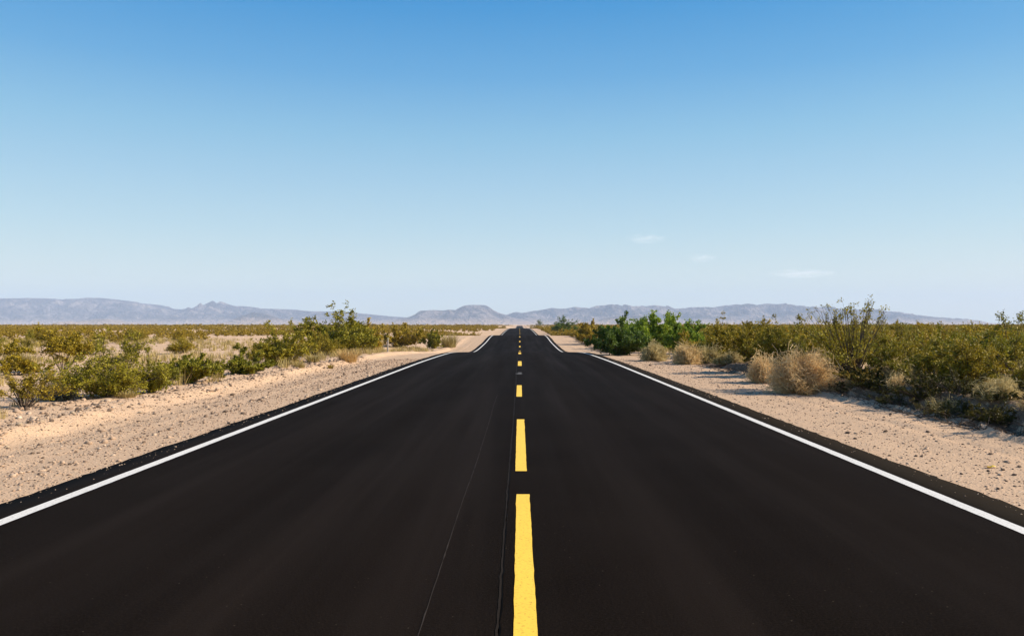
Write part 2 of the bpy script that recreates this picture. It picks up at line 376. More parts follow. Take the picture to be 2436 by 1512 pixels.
def mountain(prof, D, depth, seed, rug=1.0, jagged=.4, step=14, nd=81):
    px = np.array([p[0] for p in prof], float); py = np.array([p[1] for p in prof], float)
    x0, x1 = (px[0]-VX)/F*D, (px[-1]-VX)/F*D
    X = np.arange(x0, x1, step); t = np.linspace(-1, 1, nd)
    H = np.maximum(VY+1 - np.interp(X/D*F+VX, px, py), 0)/F*D
    XX, TT = np.meshgrid(X, t)
    H = H*(1+.13*jagged*(fbm(X/75+seed*9, X*0+seed, 3, .6)-.5))
    HH = np.interp(XX, X, H)
    s = seed*31.7
    warp = (fbm(XX/900+s, TT*2.0, 3)-.5)*900
    rid = 1-np.abs(2*fbm((XX+warp*.6)/330+s, TT*depth/1300+s, 5, .6)-1)       # spurs running down to the plain
    fine = fbm(XX/110+s, TT*depth/260, 4)-.5
    fall = np.clip(1-np.abs(TT)**1.1, 0, 1)
    base = HH*fall**1.25
    spur = (rid-.62)*2.0*HH*fall*np.sqrt(np.abs(TT))*rug
    Z = base + spur*1.0 + fine*HH*.55*rug*np.sqrt(np.clip(fall, 0, 1))*np.clip(np.abs(TT)*3, .05, 1)
    Z = np.minimum(Z, HH*(1-.1*np.abs(TT)) + .02*HH)
    Z = np.where(np.abs(TT) > .985, -6, Z) - 2
    Yc = D + TT*depth*.5 + (fbm(XX/1300+s, XX*0, 2)-.5)*depth*.2*np.abs(TT)
    sc = 1.0
    nx, ny = len(X), nd
    idx = np.arange(nx*ny).reshape(ny, nx)
    f = np.stack([idx[:-1, :-1], idx[:-1, 1:], idx[1:, 1:], idx[1:, :-1]], -1).reshape(-1, 4)
    return new_mesh('mountain_range', np.stack([XX, Yc, Z], -1), f, [M_ROCK])
P1 = [(-420, 735), (-300, 722), (-150, 716), (0, 712), (60, 712), (110, 710.5), (150, 714), (210, 712), (235, 709.5), (262, 713), (300, 719), (350, 724), (380, 732), (420, 736), (460, 737), (480, 735), (505, 724), (522, 716.5), (540, 723), (560, 729), (580, 729), (600, 734), (640, 735), (700, 737), (740, 741), (806, 742), (870, 747), (920, 752), (975, 756), (1060, 765), (1120, 772)]
P2 = [(900, 772), (950, 760), (985, 750), (1003, 739.5), (1030, 738), (1057, 739), (1070, 737), (1085, 738), (1100, 730), (1110, 726.5), (1130, 726), (1153, 726.5), (1162, 730), (1173, 738), (1188, 745), (1206, 750), (1235, 758), (1280, 772)]
P3 = [(1150, 772), (1180, 760), (1206, 749), (1229, 743), (1240, 746), (1262, 741), (1290, 738), (1315, 734), (1340, 736), (1367, 732), (1400, 736), (1415, 730), (1433, 727), (1450, 727), (1467, 723.5), (1490, 730), (1520, 729), (1548, 726), (1580, 729), (1600, 735), (1620, 733), (1665, 732), (1690, 734), (1705, 731), (1738, 725), (1770, 727), (1790, 727), (1822, 723.5), (1843, 722), (1870, 727), (1910, 732), (1950, 733), (1990, 740), (2030, 736), (2065, 738), (2100, 743), (2130, 750), (2160, 754), (2182, 753), (2230, 759), (2265, 766), (2330, 771.5)]
P4 = [(500, 772), (550, 766), (575, 752), (600, 743), (630, 747), (655, 757), (700, 764), (760, 772)]
P5 = [(1370, 772), (1415, 764), (1440, 757), (1465, 752), (1482, 757), (1505, 749), (1530, 752), (1555, 761), (1600, 764), (1640, 772)]
P6 = [(120, 772), (140, 767), (160, 763), (180, 767), (200, 772)]
P7 = [(160, 772), (190, 764), (230, 758), (260, 760), (290, 765), (340, 772)]
for prof, D, dep, sd, rg, jg in ((P1, 9000, 2800, 1, 1.0, .06), (P2, 7200, 1500, 2, .8, .15), (P3, 8200, 2400, 3, 1.1, 1.0), (P4, 6600, 900, 4, .9, .5), (P5, 6400, 900, 5, 1.0, .6), (P6, 5600, 500, 6, .7, .5), (P7, 6200, 700, 7, .8, .5)):
    tag(link('mountain_range', mountain(prof, D, dep, sd, rg, jg)), kind='structure')

# ------------------------------------------------------------------ plant builders
def tubes(polys, radii, sides=3):
    Vs, Fs, off = [], [], 0
    ang = np.arange(sides)*2*math.pi/sides
    ca, sa = np.cos(ang)[:, None], np.sin(ang)[:, None]
    for P, r in zip(polys, radii):
        n = len(P)
        d = P[-1]-P[0]; d = d/(np.linalg.norm(d)+1e-9)
        u = np.cross(d, (0.3, .9, .1)); u /= np.linalg.norm(u)+1e-9; v = np.cross(d, u)
        rr = np.linspace(r, r*.35, n)
        ring = (ca*u + sa*v)
        V = (P[:, None, :] + ring[None]*rr[:, None, None]).reshape(-1, 3)
        i = np.arange(n-1)[:, None]*sides; j = np.arange(sides)[None]; k = (j+1) % sides
        f = np.stack([i+j, i+k, i+sides+k, i+sides+j], -1).reshape(-1, 4)
        Vs.append(V); Fs.append(f+off); off += len(V)
    return np.concatenate(Vs), np.concatenate(Fs)
def leaves(centres, size, rs, slim=.55, up=.0):
    n = len(centres)
    a = rs.randn(n, 3); a[:, 2] += up; a /= np.linalg.norm(a, axis=1, keepdims=True)
    b = np.cross(a, rs.randn(n, 3)); b /= np.linalg.norm(b, axis=1, keepdims=True)+1e-9
    s = (size*(.6+.8*rs.rand(n)))[:, None]
    a = a*s*.5; b = b*s*.5*slim
    V = np.stack([centres-a, centres+b*1.0-a*.1, centres+a, centres-b-a*.1], 1).reshape(-1, 3)
    return V, np.arange(4*n).reshape(n, 4)
def bez(p0, p1, p2, n):
    t = np.linspace(0, 1, n)[:, None]
    return p0*(1-t)**2 + 2*p1*t*(1-t) + p2*t*t
def grow(seed, H, W, stems=16, br=5, tw=5, lpt=8, leaf=.03, spread=1.15, bare=.3, jit=.05, sprigs=0, sprig_h=1.4, sprig_w=.28, lean=(0, 0), low=0.0, twig_tubes=True, stem_r=.012, slim=.55):
    """multi-stemmed desert shrub: stems fan from one base, branches and twigs carry the leaves"""
    rs = np.random.RandomState(seed)
    polys, rad, T0, T1, TW = [], [], [], [], []
    ph = rs.rand(3)*6.28
    for s in range(stems+sprigs):
        sp = s >= stems
        az = rs.rand()*2*math.pi
        pol = spread*math.sqrt(rs.rand()) if not sp else .5*rs.rand()
        if not sp and rs.rand() < low: pol = spread*1.05
        lob = 1+.16*math.sin(2*az+ph[0])+.12*math.sin(3*az+ph[1])
        k = (.72+.36*rs.rand())*lob
        hh = H*k*(sprig_h*(.8+.25*rs.rand())/k if sp else 1)
        tip = np.array([math.sin(pol)*math.cos(az)*W*.5*k/math.sin(max(spread, .8)) if not sp else math.cos(az)*W*sprig_w*rs.rand(), math.sin(pol)*math.sin(az)*W*.5*k/math.sin(max(spread, .8)) if not sp else math.sin(az)*W*sprig_w*rs.rand(), max(math.cos(pol)*hh, .10*H)])
        tip[0] += lean[0]*tip[2]; tip[1] += lean[1]*tip[2]
        b0 = np.array([math.cos(az)*.05*W*rs.rand(), math.sin(az)*.05*W*rs.rand(), -.03])
        mid = b0*.45+tip*.55 + np.array([0, 0, .12*H]) + rs.randn(3)*.05*H
        P = bez(b0, mid, tip, 7)
        polys.append(P); rad.append(stem_r*(.6+.6*rs.rand())*(.6 if sp else 1))
        nb = 2 if sp else br
        for q in range(nb):
            t = bare + (1-bare)*rs.rand() if not sp else .72+.28*rs.rand()
            fi = t*6; i0 = min(int(fi), 5); p = P[i0]+(P[i0+1]-P[i0])*(fi-i0)
            tan = P[i0+1]-P[i0]; tan = tan/(np.linalg.norm(tan)+1e-9)
            d = tan*.8 + rs.randn(3)*.6; d[2] += .25; d /= np.linalg.norm(d)
            L = (.14+.16*rs.rand())*H*(.45 if sp else 1)
            e = p+d*L+np.array([0, 0, .03*H])
            if e[2] < .03: e[2] = .03+.05*rs.rand()
            B = bez(p, p+d*L*.5+rs.randn(3)*.02*H, e, 4)
            polys.append(B); rad.append(stem_r*.35)
            for m in range(2 if sp else tw):
                tt = rs.rand()*3; j0 = min(int(tt), 2); o = B[j0]+(B[j0+1]-B[j0])*(tt-j0)
                dd = d*.5+rs.randn(3)*.6; dd[2] += .35; dd /= np.linalg.norm(dd)
                oe = o+dd*(.05+.07*rs.rand())*H*(.8 if sp else 1)
                if oe[2] < .02: oe[2] = .02
                T0.append(o); T1.append(oe)
                if twig_tubes: polys.append(np.stack([o, oe])); rad.append(stem_r*.17)
    T0 = np.array(T0); T1 = np.array(T1)
    n = len(T0)*lpt
    ii = np.repeat(np.arange(len(T0)), lpt); t = (.15+.95*rs.rand(n))[:, None]
    c = T0[ii]*(1-t)+T1[ii]*t + rs.randn(n, 3)*jit*H*.35
    c[:, 2] = np.maximum(c[:, 2], .01)
    LV, LF = leaves(c, leaf, rs, slim)
    SV, SF = tubes(polys, rad)
    return LV, LF, SV, SF
def dry(seed, H, W, n=2600, wid=.004, curl=.5, core=.15):
    """round dead shrub: thousands of fine curved twigs that fan out to a lumpy dome"""
    rs = np.random.RandomState(seed)
    az = rs.rand(n)*2*math.pi; cz = rs.rand(n)**.8
    sz = np.sqrt(1-cz*cz)
    lob = 1+  .17*np.sin(2*az+rs.rand()*6)+.15*np.sin(5*az+rs.rand()*6+cz*5)+.10*np.sin(9*az+cz*9+rs.rand()*6)+.12*(rs.rand(n)-.5)
    k = (.74+.26*rs.rand(n))*lob
    tip = np.stack([np.cos(az)*sz*W*.5*k, np.sin(az)*sz*W*.5*k, cz*H*k+.01], -1)
    r0 = core+.6*rs.rand(n)[:, None]
    b = tip*r0*np.array([.75, .75, .55]); b[:, 2] *= .7
    m = (b+tip)*.5 + rs.randn(n, 3)*.05*W*curl
    q = rs.rand(n) < .5                       # half of the twigs are short and lie every which way near the surface
    rnd = rs.randn(n, 3); rnd /= np.linalg.norm(rnd, axis=1, keepdims=True)
    sh = tip*(.55+.5*rs.rand(n))[:, None]; sh[:, 2] = np.maximum(sh[:, 2], .01)
    Ls = (.10+.14*rs.rand(n))[:, None]*W*.5
    b = np.where(q[:, None], sh-rnd*Ls, b); tip = np.where(q[:, None], sh+rnd*Ls, tip*.93)
    b[:, 2] = np.maximum(b[:, 2], 0); tip[:, 2] = np.maximum(tip[:, 2], .005)
    m = np.where(q[:, None], sh+rs.randn(n, 3)*.02*W, m)
    d = tip-b; sd = np.cross(d, rs.randn(n, 3)); sd /= np.linalg.norm(sd, axis=1, keepdims=True)+1e-9
    sd *= (wid*(.6+.9*rs.rand(n)))[:, None]
    V = np.stack([b-sd, b+sd, m-sd, m+sd, tip-sd*.25, tip+sd*.25], 1).reshape(-1, 3)
    o = np.arange(n)[:, None]*6
    Fq = np.concatenate([o+np.array([[0, 1, 3, 2]]), o+np.array([[2, 3, 5, 4]])])
    return V, Fq
def tuft(seed, H, W, n=160, wid=.004):
    rs = np.random.RandomState(seed)
    az = rs.rand(n)*2*math.pi; r = np.sqrt(rs.rand(n))*W*.28
    b = np.stack([np.cos(az)*r, np.sin(az)*r, np.zeros(n)-.01], -1)
    a2 = az+rs.randn(n)*.7; o = rs.rand(n)*W*.4; h = H*(.45+.6*rs.rand(n))
    tip = b+np.stack([np.cos(a2)*o, np.sin(a2)*o, h], -1)
    m = b*.5+tip*.5+np.stack([np.zeros(n), np.zeros(n), h*.15], -1)
    sd = np.stack([-np.sin(a2), np.cos(a2), rs.randn(n)*.3], -1)*(wid*(.6+.8*rs.rand(n)))[:, None]
    V = np.stack([b-sd, b+sd, m-sd*.8, m+sd*.8, tip-sd*.2, tip+sd*.2], 1).reshape(-1, 3)
    q = np.arange(n)[:, None]*6
    return V, np.concatenate([q+np.array([[0, 1, 3, 2]]), q+np.array([[2, 3, 5, 4]])])

def shrub(name, label, cat, x, y, geo, lmat, group=None, smat=None, z=None):
    LV, LF, SV, SF = geo
    e = link(name, None, loc=(x, y, gz(x, y) if z is None else z)); e.empty_display_size = .3
    tag(e, label, cat, group)
    link('stems', new_mesh('stems', SV, SF, [smat or M_STEM], smooth=True), e)
    link('foliage', new_mesh('foliage', LV, LF, [lmat]), e)
    return e
occupied = []   # (x, y, radius) of everything planted by hand
anchors = []    # (view x, y distance, phrase)
def hero(kind, label, box, mat, seed, cat='bush', phrase=None, group=None, dens=1.0, name='creosote_bush', **kw):
    """box = (left, right, top, base) of the plant in the 2435 px view; base is where its stems meet the ground"""
    l, r, top, base = box
    x, y, z = at((l+r)/2, base)
    W = (r-l)/F*y; H = (EYE - (top-VY)/F*y) - z
    occupied.append((x, y, W*.5))
    if phrase: anchors.append(((l+r)/2, y, phrase))
    if kind == 'bush':
        lf = min(max(.030, y*.0024), .15)
        a = dict(stems=28, br=6, tw=6, lpt=12, leaf=lf, jit=.07); a.update(kw)
        a['lpt'] = max(3, int(a['lpt']*dens))
        LV, LF, SV, SF = grow(seed, H, W, **a)
        qz = np.quantile(LV[:, 2], .985-a.get('sprigs', 0)*4/(a['stems']*a['br']*a['tw']+a.get('sprigs', 0)*4)); q0, q1 = np.quantile(LV[:, 0], [.012, .988])
        sc = np.array([W/(q1-q0), W/(q1-q0), H/qz])
        return shrub(name, label, cat, x, y, (LV*sc, LF, SV*sc, SF), mat, group)
    if kind == 'dry':
        V, Fq = dry(seed, H, W, wid=max(.0028, y*.00026), **kw)
    else:
        V, Fq = tuft(seed, H, W, wid=max(.003, y*.0003), **kw)
    return tag(link(name, new_mesh(name, V, Fq, [mat]), loc=(x, y, z)), label, cat, group)

# ---- left verge, from the camera outwards
G_L = 'shrubs along the left verge'; G_R = 'shrubs along the right verge'
hero('bush', 'big olive creosote bush at the left verge, first large one behind the gravel', (146, 378, 808, 944), M_GOLDGREEN, 11, phrase='the big olive verge bush on the left', group=G_L, stems=46, low=.5, bare=.12, br=7)
hero('bush', 'greener creosote bush pressed against the right side of the big olive verge bush', (304, 414, 842, 934), M_GREEN, 12, group=G_L, stems=24, low=.3, bare=.12)
hero('bush', 'low spiky bright green bush at the right end of the first left clump', (386, 512, 852, 912), M_GREEN, 13, phrase='the low spiky green bush on the left', group=G_L, stems=40, low=.2, bare=.1, spread=.9, br=5)
hero('bush', 'smallest dark sprig of a bush between the spiky bush and the next clump', (496, 532, 877, 899), M_OLIVE, 14, group=G_L, stems=12, low=.3)
hero('bush', 'dark based round bush at the near end of the second left clump', (528, 632, 826, 889), M_GREEN, 15, phrase='the dark based bush on the left', group=G_L, stems=26, low=.4, bare=.12)
hero('bush', 'dense green bush standing between the dark based bush and the tall sprigged bush', (612, 725, 784, 869), M_GREEN, 16, phrase='the dense green bush of the second clump', group=G_L, stems=32, low=.35, bare=.12)
hero('bush', 'tallest left creosote bush, bare sprigs rising above the mountains', (712, 885, 763, 842), M_GREEN, 17, phrase='the tall sprigged bush on the left', group=G_L, stems=40, low=.35, bare=.12, br=7, sprigs=9, sprig_h=1.32, sprig_w=.24)
hero('bush', 'olive bush just right of the tall sprigged bush on the left verge', (838, 905, 776, 832), M_OLIVE, 18, group=G_L, stems=22, low=.3, bare=.15)
hero('bush', 'broad olive bush directly behind the marker post', (900, 1012, 775, 826), M_OLIVE, 19, phrase='the broad olive bush behind the marker post', group=G_L, stems=30, low=.3, bare=.12)
hero('bush', 'small fresh green bush at the roadside near the first crest, left of the road', (1004, 1050, 790, 829), M_GREEN, 20, group=G_L, stems=18, low=.4, bare=.1)
hero('bush', 'open creosote bush with bare dark stems, at the left behind the dry grey shrub', (92, 195, 786, 884), M_OLIVE, 21, phrase='the open bare stemmed bush at the left', group=G_L, stems=20, bare=.5, spread=.95)
hero('bush', 'nearest creosote bush at the left edge of the photo, thin crown on forked stems', (-20, 122, 886, 972), M_OLIVE, 22, phrase='the nearest bush at the left photo edge', group=G_L, stems=20, bare=.45, spread=1.1, dens=.55)
hero('bush', 'flat dark olive bush at the left photo edge, behind the nearest forked one', (-30, 92, 848, 893), M_OLIVE, 23, group=G_L, stems=22, low=.3)
hero('bush', 'olive bush at the left photo edge, farther out than the flat dark one', (-60, 45, 812, 858), M_OLIVE, 24, group=G_L, stems=20)
hero('dry', 'pale grey dead shrub on the soil left of the big olive verge bush', (82, 184, 908, 951), M_GREY, 25, 'shrub', name='dry_shrub', group='dead shrubs', n=2600)
hero('tuft', 'clump of yellow dry grass at the left photo edge, behind the forked bush', (0, 95, 838, 868), M_GOLD, 26, 'grass tuft', name='grass_tuft', group='dry grass clumps', n=420)
hero('tuft', 'largest clump of golden dry grass beside the tall sprigged bush', (792, 862, 828, 859), M_GOLD, 27, 'grass tuft', name='grass_tuft', group='dry grass clumps', n=420)
hero('tuft', 'pale dry grass clump under the left flank of the tall sprigged bush', (720, 768, 841, 862), M_GOLD, 28, 'grass tuft', name='grass_tuft', group='dry grass clumps', n=260)
hero('tuft', 'dry grass clump just left of the marker post', (876, 916, 803, 832), M_GOLD, 29, 'grass tuft', name='grass_tuft', group='dry grass clumps', n=300)
hero('tuft', 'tiny green weed alone on the gravel in front of the golden grass', (775, 795, 866, 876), M_YELLOW, 30, 'weed', name='weed', n=120)
hero('tuft', 'dry grass clump under the dense green bush of the second left clump', (690, 730, 858, 876), M_GOLD, 31, 'grass tuft', name='grass_tuft', group='dry grass clumps', n=200)
hero('tuft', 'dry yellow fringe at the foot of the big olive verge bush', (262, 330, 928, 946), M_GOLD, 32, 'grass tuft', name='grass_tuft', group='dry grass clumps', n=240)
hero('tuft', 'dry grass on the bank right of the small fresh green roadside bush', (1040, 1095, 792, 812), M_GOLD, 33, 'grass tuft', name='grass_tuft', group='dry grass clumps', n=300)
# ---- right verge
hero('dry', 'largest straw coloured tumbleweed shrub at the edge of the right shoulder', (1828, 1988, 833, 931), M_STRAW, 41, 'shrub', 'the large straw tumbleweed on the right', name='dry_shrub', group='dead shrubs', n=7000)
hero('bush', 'tall bare stemmed creosote bush on the right with sprigs against the sky', (1908, 2142, 775, 899), M_GREEN, 42, phrase='the tall bare stemmed bush on the right', group=G_R, stems=24, bare=.58, spread=.95, br=6, dens=.6, sprigs=46, sprig_h=1.5, sprig_w=.46, stem_r=.016, low=.25)
hero('bush', 'low yellow green bush at the foot of the tall bare stemmed creosote', (1992, 2110, 864, 909), M_YELLOW, 43, group=G_R, stems=24, low=.4, bare=.1)
hero('dry', 'low tan dead shrub right of the yellow green bush on the bank', (2092, 2172, 852, 910), M_STRAW, 44, 'shrub', name='dry_shrub', group='dead shrubs', n=1800)
hero('bush', 'wide straggly olive bush overhanging the dark bank on the right', (2125, 2335, 826, 950), M_OLIVE, 45, phrase='the wide straggly bush on the right bank', group=G_R, stems=30, bare=.3, dens=.9, stem_r=.009)
hero('dry', 'broad tan dead shrub on the bank at the right photo edge', (2302, 2445, 901, 957), M_STRAW, 46, 'shrub', name='dry_shrub', group='dead shrubs', n=4200)
hero('bush', 'green creosote at the right photo edge with two leafy shoots above the horizon', (2290, 2490, 782, 905), M_GREEN, 47, phrase='the two shooted bush at the right', group=G_R, stems=30, bare=.35, br=7, sprigs=7, sprig_h=1.35)
hero('bush', 'dark olive bush filling the gap between the straggly and the two shooted bush', (2230, 2370, 815, 925), M_OLIVE, 48, group=G_R, stems=26, bare=.3)
hero('dry', 'twiggy tan dead shrub just left of the large straw tumbleweed', (1768, 1852, 838, 890), M_STRAW, 49, 'shrub', name='dry_shrub', group='dead shrubs', n=2000)
hero('dry', 'bright tan dead shrub, second clump after the dark green bush', (1592, 1672, 815, 866), M_STRAW, 50, 'shrub', 'the bright tan dead shrubs on the right', name='dry_shrub', group='dead shrubs', n=2200)
hero('dry', 'tan dead shrub touching the right side of the bright tan one', (1650, 1722, 822, 864), M_STRAW, 51, 'shrub', name='dry_shrub', group='dead shrubs', n=2000)
hero('dry', 'tan dead shrub at the right foot of the dark green bush', (1514, 1594, 813, 858), M_STRAW, 52, 'shrub', name='dry_shrub', group='dead shrubs', n=2400)
hero('bush', 'dense dark green bush casting long shadows on the right shoulder', (1412, 1536, 776, 844), M_DARK, 53, phrase='the dense dark green bush on the right', group=G_R, stems=44, low=.4, bare=.1, br=7, name='green_bush')
hero('bush', 'bright green bushy tree rising above the horizon behind the dark green bush', (1498, 1612, 752, 838), M_BRIGHT, 54, phrase='the bright green bushy tree', group=G_R, stems=40, low=.3, bare=.15, br=7, name='green_bush')
hero('bush', 'mid green bush right of the bright green bushy tree', (1586, 1672, 766, 840), M_BRIGHT, 55, group=G_R, stems=34, low=.4, bare=.1)
hero('bush', 'bright green bush between the dark green bush and the bright green bushy tree', (1452, 1530, 764, 826), M_BRIGHT, 62, group=G_R, stems=34, low=.3, bare=.12, name='green_bush')
hero('bush', 'olive bush behind the two touching tan dead shrubs', (1665, 1770, 775, 858), M_OLIVE, 56, phrase='the olive bush behind the tan dead shrubs', group=G_R, stems=34, low=.4, bare=.12)
hero('bush', 'dark olive bush behind the twiggy tan dead shrub', (1730, 1850, 775, 868), M_OLIVE, 57, group=G_R, stems=34, low=.4, bare=.15)
hero('bush', 'olive bush hidden to its top behind the large straw tumbleweed', (1800, 1920, 775, 880), M_OLIVE, 58, group=G_R, stems=34, low=.3, bare=.2)
hero('bush', 'far dark green tree standing above the scrub, right of the road', (1312, 1370, 757, 797), M_DARK, 59, 'tree', 'the far dark green tree', name='green_bush', stems=40, low=.3, bare=.1)
hero('bush', 'tiny dark tree farthest along the right roadside', (1274, 1290, 760, 778), M_DARK, 60, 'tree', name='green_bush', stems=24, low=.2)
hero('bush', 'olive bush between the far dark green tree and the dense dark green bush', (1372, 1424, 770, 818), M_OLIVE, 61, group=G_R, stems=30, low=.4, bare=.1)

hero('bush', 'low shade-coloured bush on the bank lip directly below the yellow green bush', (1985, 2085, 893, 930), M_SHADE, 71, group=G_R, stems=26, low=.5, bare=.05)  # bank lip bushes added as dark mass, shade put into their leaf colour
hero('bush', 'low shade-coloured bush sprawling over the bank lip below the straggly bush', (2070, 2190, 899, 955), M_SHADE, 72, group=G_R, stems=28, low=.5, bare=.05)
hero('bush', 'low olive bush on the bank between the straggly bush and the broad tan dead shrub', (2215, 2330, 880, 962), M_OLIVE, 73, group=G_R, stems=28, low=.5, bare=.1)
hero('bush', 'olive bush behind the low tan dead shrub on the right bank', (2080, 2200, 812, 908), M_OLIVE, 74, group=G_R, stems=30, low=.4, bare=.1)
hero('bush', 'thin olive bush at the right photo edge, above the broad tan dead shrub', (2360, 2500, 838, 938), M_OLIVE, 75, group=G_R, stems=30, low=.4, bare=.1)
hero('bush', 'low shade-coloured bush in the shade behind the large straw tumbleweed', (1860, 1990, 850, 908), M_SHADE, 76, group=G_R, stems=26, low=.5, bare=.05)
hero('dry', 'small tan dead shrub at the right foot of the large straw tumbleweed', (1930, 2000, 898, 936), M_STRAW, 77, 'shrub', name='dry_shrub', group='dead shrubs', n=1400)
hero('dry', 'reddish tan dead shrub low on the bank at the right photo edge', (2345, 2440, 950, 984), M_STRAW, 78, 'shrub', name='dry_shrub', group='dead shrubs', n=1400)

for lb, bx, m, sd in (('low straw brush on the bank lip right of the large straw tumbleweed', (1990, 2062, 900, 938), M_STRAW, 81), ('tan brush between the tall bare stemmed bush and the straggly bush', (2110, 2180, 868, 918), M_STRAW, 82),
        ('tan brush halfway between the touching tan shrubs and the large tumbleweed', (1712, 1772, 832, 872), M_STRAW, 85), ('low golden brush under the olive bush behind the tan dead shrubs', (1690, 1742, 845, 868), M_GOLD, 86),
        ('tan brush behind the broad tan dead shrub at the right photo edge', (2380, 2470, 868, 925), M_STRAW, 87), ('golden brush under the two shooted green bush at the right', (2290, 2360, 868, 918), M_GOLD, 88),
        ('small tan brush touching the left foot of the large straw tumbleweed', (1796, 1850, 868, 908), M_STRAW, 89)):
    hero('dry', lb, bx, m, sd, 'shrub', name='dry_shrub', group='dead shrubs', n=1900)
for k in range(26):
    y = 9.6+9.5*(k+np.random.RandomState(k).rand())/26; x = 6.62+.55*np.random.RandomState(k+50).rand(); h = .16+.24*np.random.RandomState(k+90).rand()
    if k % 5 == 3:
        V, Fq = dry(900+k, h, h*2.2, n=700, wid=.004); m = M_STRAW
        o = link('dry_shrub', new_mesh('dry_shrub', V, Fq, [m]), loc=(x, y, gz(x, y)-.02))
        tag(o, 'small dead shrub clinging to the face of the right cut bank', 'shrub', 'small dead shrubs on the right bank face')
    else:
        e = shrub('creosote_bush', 'small shade-coloured bush rooted on the face of the right cut bank', 'bush', x, y, grow(900+k, h*1.3, h*3.0, stems=20, br=6, tw=5, lpt=8, leaf=.026, low=.6, bare=.05), M_SHADE, 'small shade-coloured bushes on the right bank face')  # leaf colour carries the shade of the bank face
# fallen twigs and litter on the bank
rs = np.random.RandomState(77); tp, tr = [], []
for k in range(2600):
    y = 8+20*rs.rand()**1.3; x = 6.25+2.6*rs.rand()**1.6
    L = .08+.3*rs.rand(); a = rs.rand()*6.28; e = .15+.5*rs.rand()**2
    p0 = np.array([x, y, gz(x, y)+.005]); d = np.array([math.cos(a)*math.cos(e), math.sin(a)*math.cos(e), math.sin(e)])
    tp.append(np.array([p0+d*L*t+rs.randn(3)*.03*L*(t > 0) for t in (0, .5, 1)])); tr.append(.004+.005*rs.rand())
V, Fq = tubes(tp, tr)
tag(link('fallen_twigs', new_mesh('fallen_twigs', V, Fq, [M_STEM])), 'fallen twigs and woody litter along the cut bank on the right', 'twigs', kind='stuff')

# ---- marker post
def box(cx, cy, cz, sx, sy, sz, bev=.006):
    import bmesh
    bm = bmesh.new(); bmesh.ops.create_cube(bm, size=1)
    for v in bm.verts: v.co = (v.co.x*sx+cx, v.co.y*sy+cy, v.co.z*sz+cz)
    bmesh.ops.bevel(bm, geom=bm.edges[:], offset=bev, segments=2, affect='EDGES')
    me = bpy.data.meshes.new('box'); bm.to_mesh(me); bm.free(); return me
px_, py_, pz_ = at(921, 837)
M_POST = simple_mat('weathered_white_wood', [(.3, (.50, .43, .34)), (.7, (.74, .68, .58))], .8, 14, .004)
M_BAND = simple_mat('pale_yellow_band', [(.3, (.62, .56, .30)), (.7, (.78, .72, .42))], .5, 10)
post = tag(link('marker_post', None, loc=(px_, py_, pz_)), 'thin weathered white marker post on the left shoulder before the crest', 'post')
post.rotation_euler = (0, R(2.5), 0)
for nm, b, m in (('shaft', box(0, 0, .29, .075, .05, .72), M_POST), ('reflective_band', box(0, 0, .705, .088, .062, .13), M_BAND)):
    b.materials.append(m); link(nm, b, post)

# ---- dead branches on the right bank
def dead_branch(label, x, y, L, az, tilt, seed):
    rs = np.random.RandomState(seed); polys = []; rad = []
    d = np.array([math.cos(az)*math.cos(tilt), math.sin(az)*math.cos(tilt), math.sin(tilt)])
    P = np.array([d*L*t+rs.randn(3)*.018*L for t in np.linspace(0, 1, 7)]); polys.append(P); rad.append(.011)
    for k in range(6):
        i = rs.randint(2, 6); q = d*.7+rs.randn(3)*.5; q[2] = abs(q[2]); q /= np.linalg.norm(q)
        polys.append(np.array([P[i]+q*L*.28*t+rs.randn(3)*.01*L for t in np.linspace(0, 1, 4)])); rad.append(.006)
    V, Fq = tubes(polys, rad, 5)
    return tag(link('dead_branch', new_mesh('dead_branch', V, Fq, [M_DEAD], smooth=True), loc=(x, y, gz(x, y)+.02)), label, 'branch', 'dead branches')
for lb, vx, vy, L, az, ti, sd in (('long pale dead branch leaning out of the tall bare stemmed bush', 2030, 905, 1.0, .1, .6, 1), ('crooked pale twig in the dark shade under the straggly bush', 2098, 930, .35, 2.2, .7, 2), ('forked dead stem beside the straggly bush on the dark bank', 2160, 945, .4, 1.7, .9, 3)):
    x, y, z = at(vx, vy); dead_branch(lb, x, y, L, az, ti, sd)

# ---- yellow scrap
x, y, z = at(2348, 1110)
rs = np.random.RandomState(5)
uu, vv = np.meshgrid(np.linspace(-.055, .05, 9), np.linspace(-.022, .022, 5))
ww = .012 + .012*np.sin(uu*70)*np.cos(vv*60) + rs.randn(*uu.shape)*.002
top = np.stack([uu, vv, ww], -1).reshape(-1, 3); bot = top-np.array([0, 0, .0015])
n9, n5 = 9, 5; ii = np.arange(45).reshape(5, 9)
q = np.stack([ii[:-1, :-1], ii[:-1, 1:], ii[1:, 1:], ii[1:, :-1]], -1).reshape(-1, 4)
rim = list(ii[0, :])+list(ii[1:, -1])+list(ii[-1, -2::-1])+list(ii[-2:0:-1, 0])
side = np.array([[rim[k]+45, rim[(k+1) % len(rim)]+45, rim[(k+1) % len(rim)], rim[k]] for k in range(len(rim))])
fc = np.concatenate([q, q[:, ::-1]+45, side])
M_SCRAP = simple_mat('yellow_plastic', [(.3, (.72, .45, .03)), (.7, (.85, .58, .06))], .4, 20)
M_RED = simple_mat('red_plastic', [(.3, (.30, .06, .03)), (.7, (.40, .09, .04))], .45, 20)
mi = (np.concatenate([top, bot])[fc][:, :, 0].mean(1) < -.04).astype(int)
scrap = tag(link('plastic_scrap', new_mesh('plastic_scrap', np.concatenate([top, bot]), fc, [M_SCRAP, M_RED], mat_idx=mi), loc=(x, y, z+.004)), 'small crumpled yellow plastic scrap with a red end on the right gravel', 'litter')
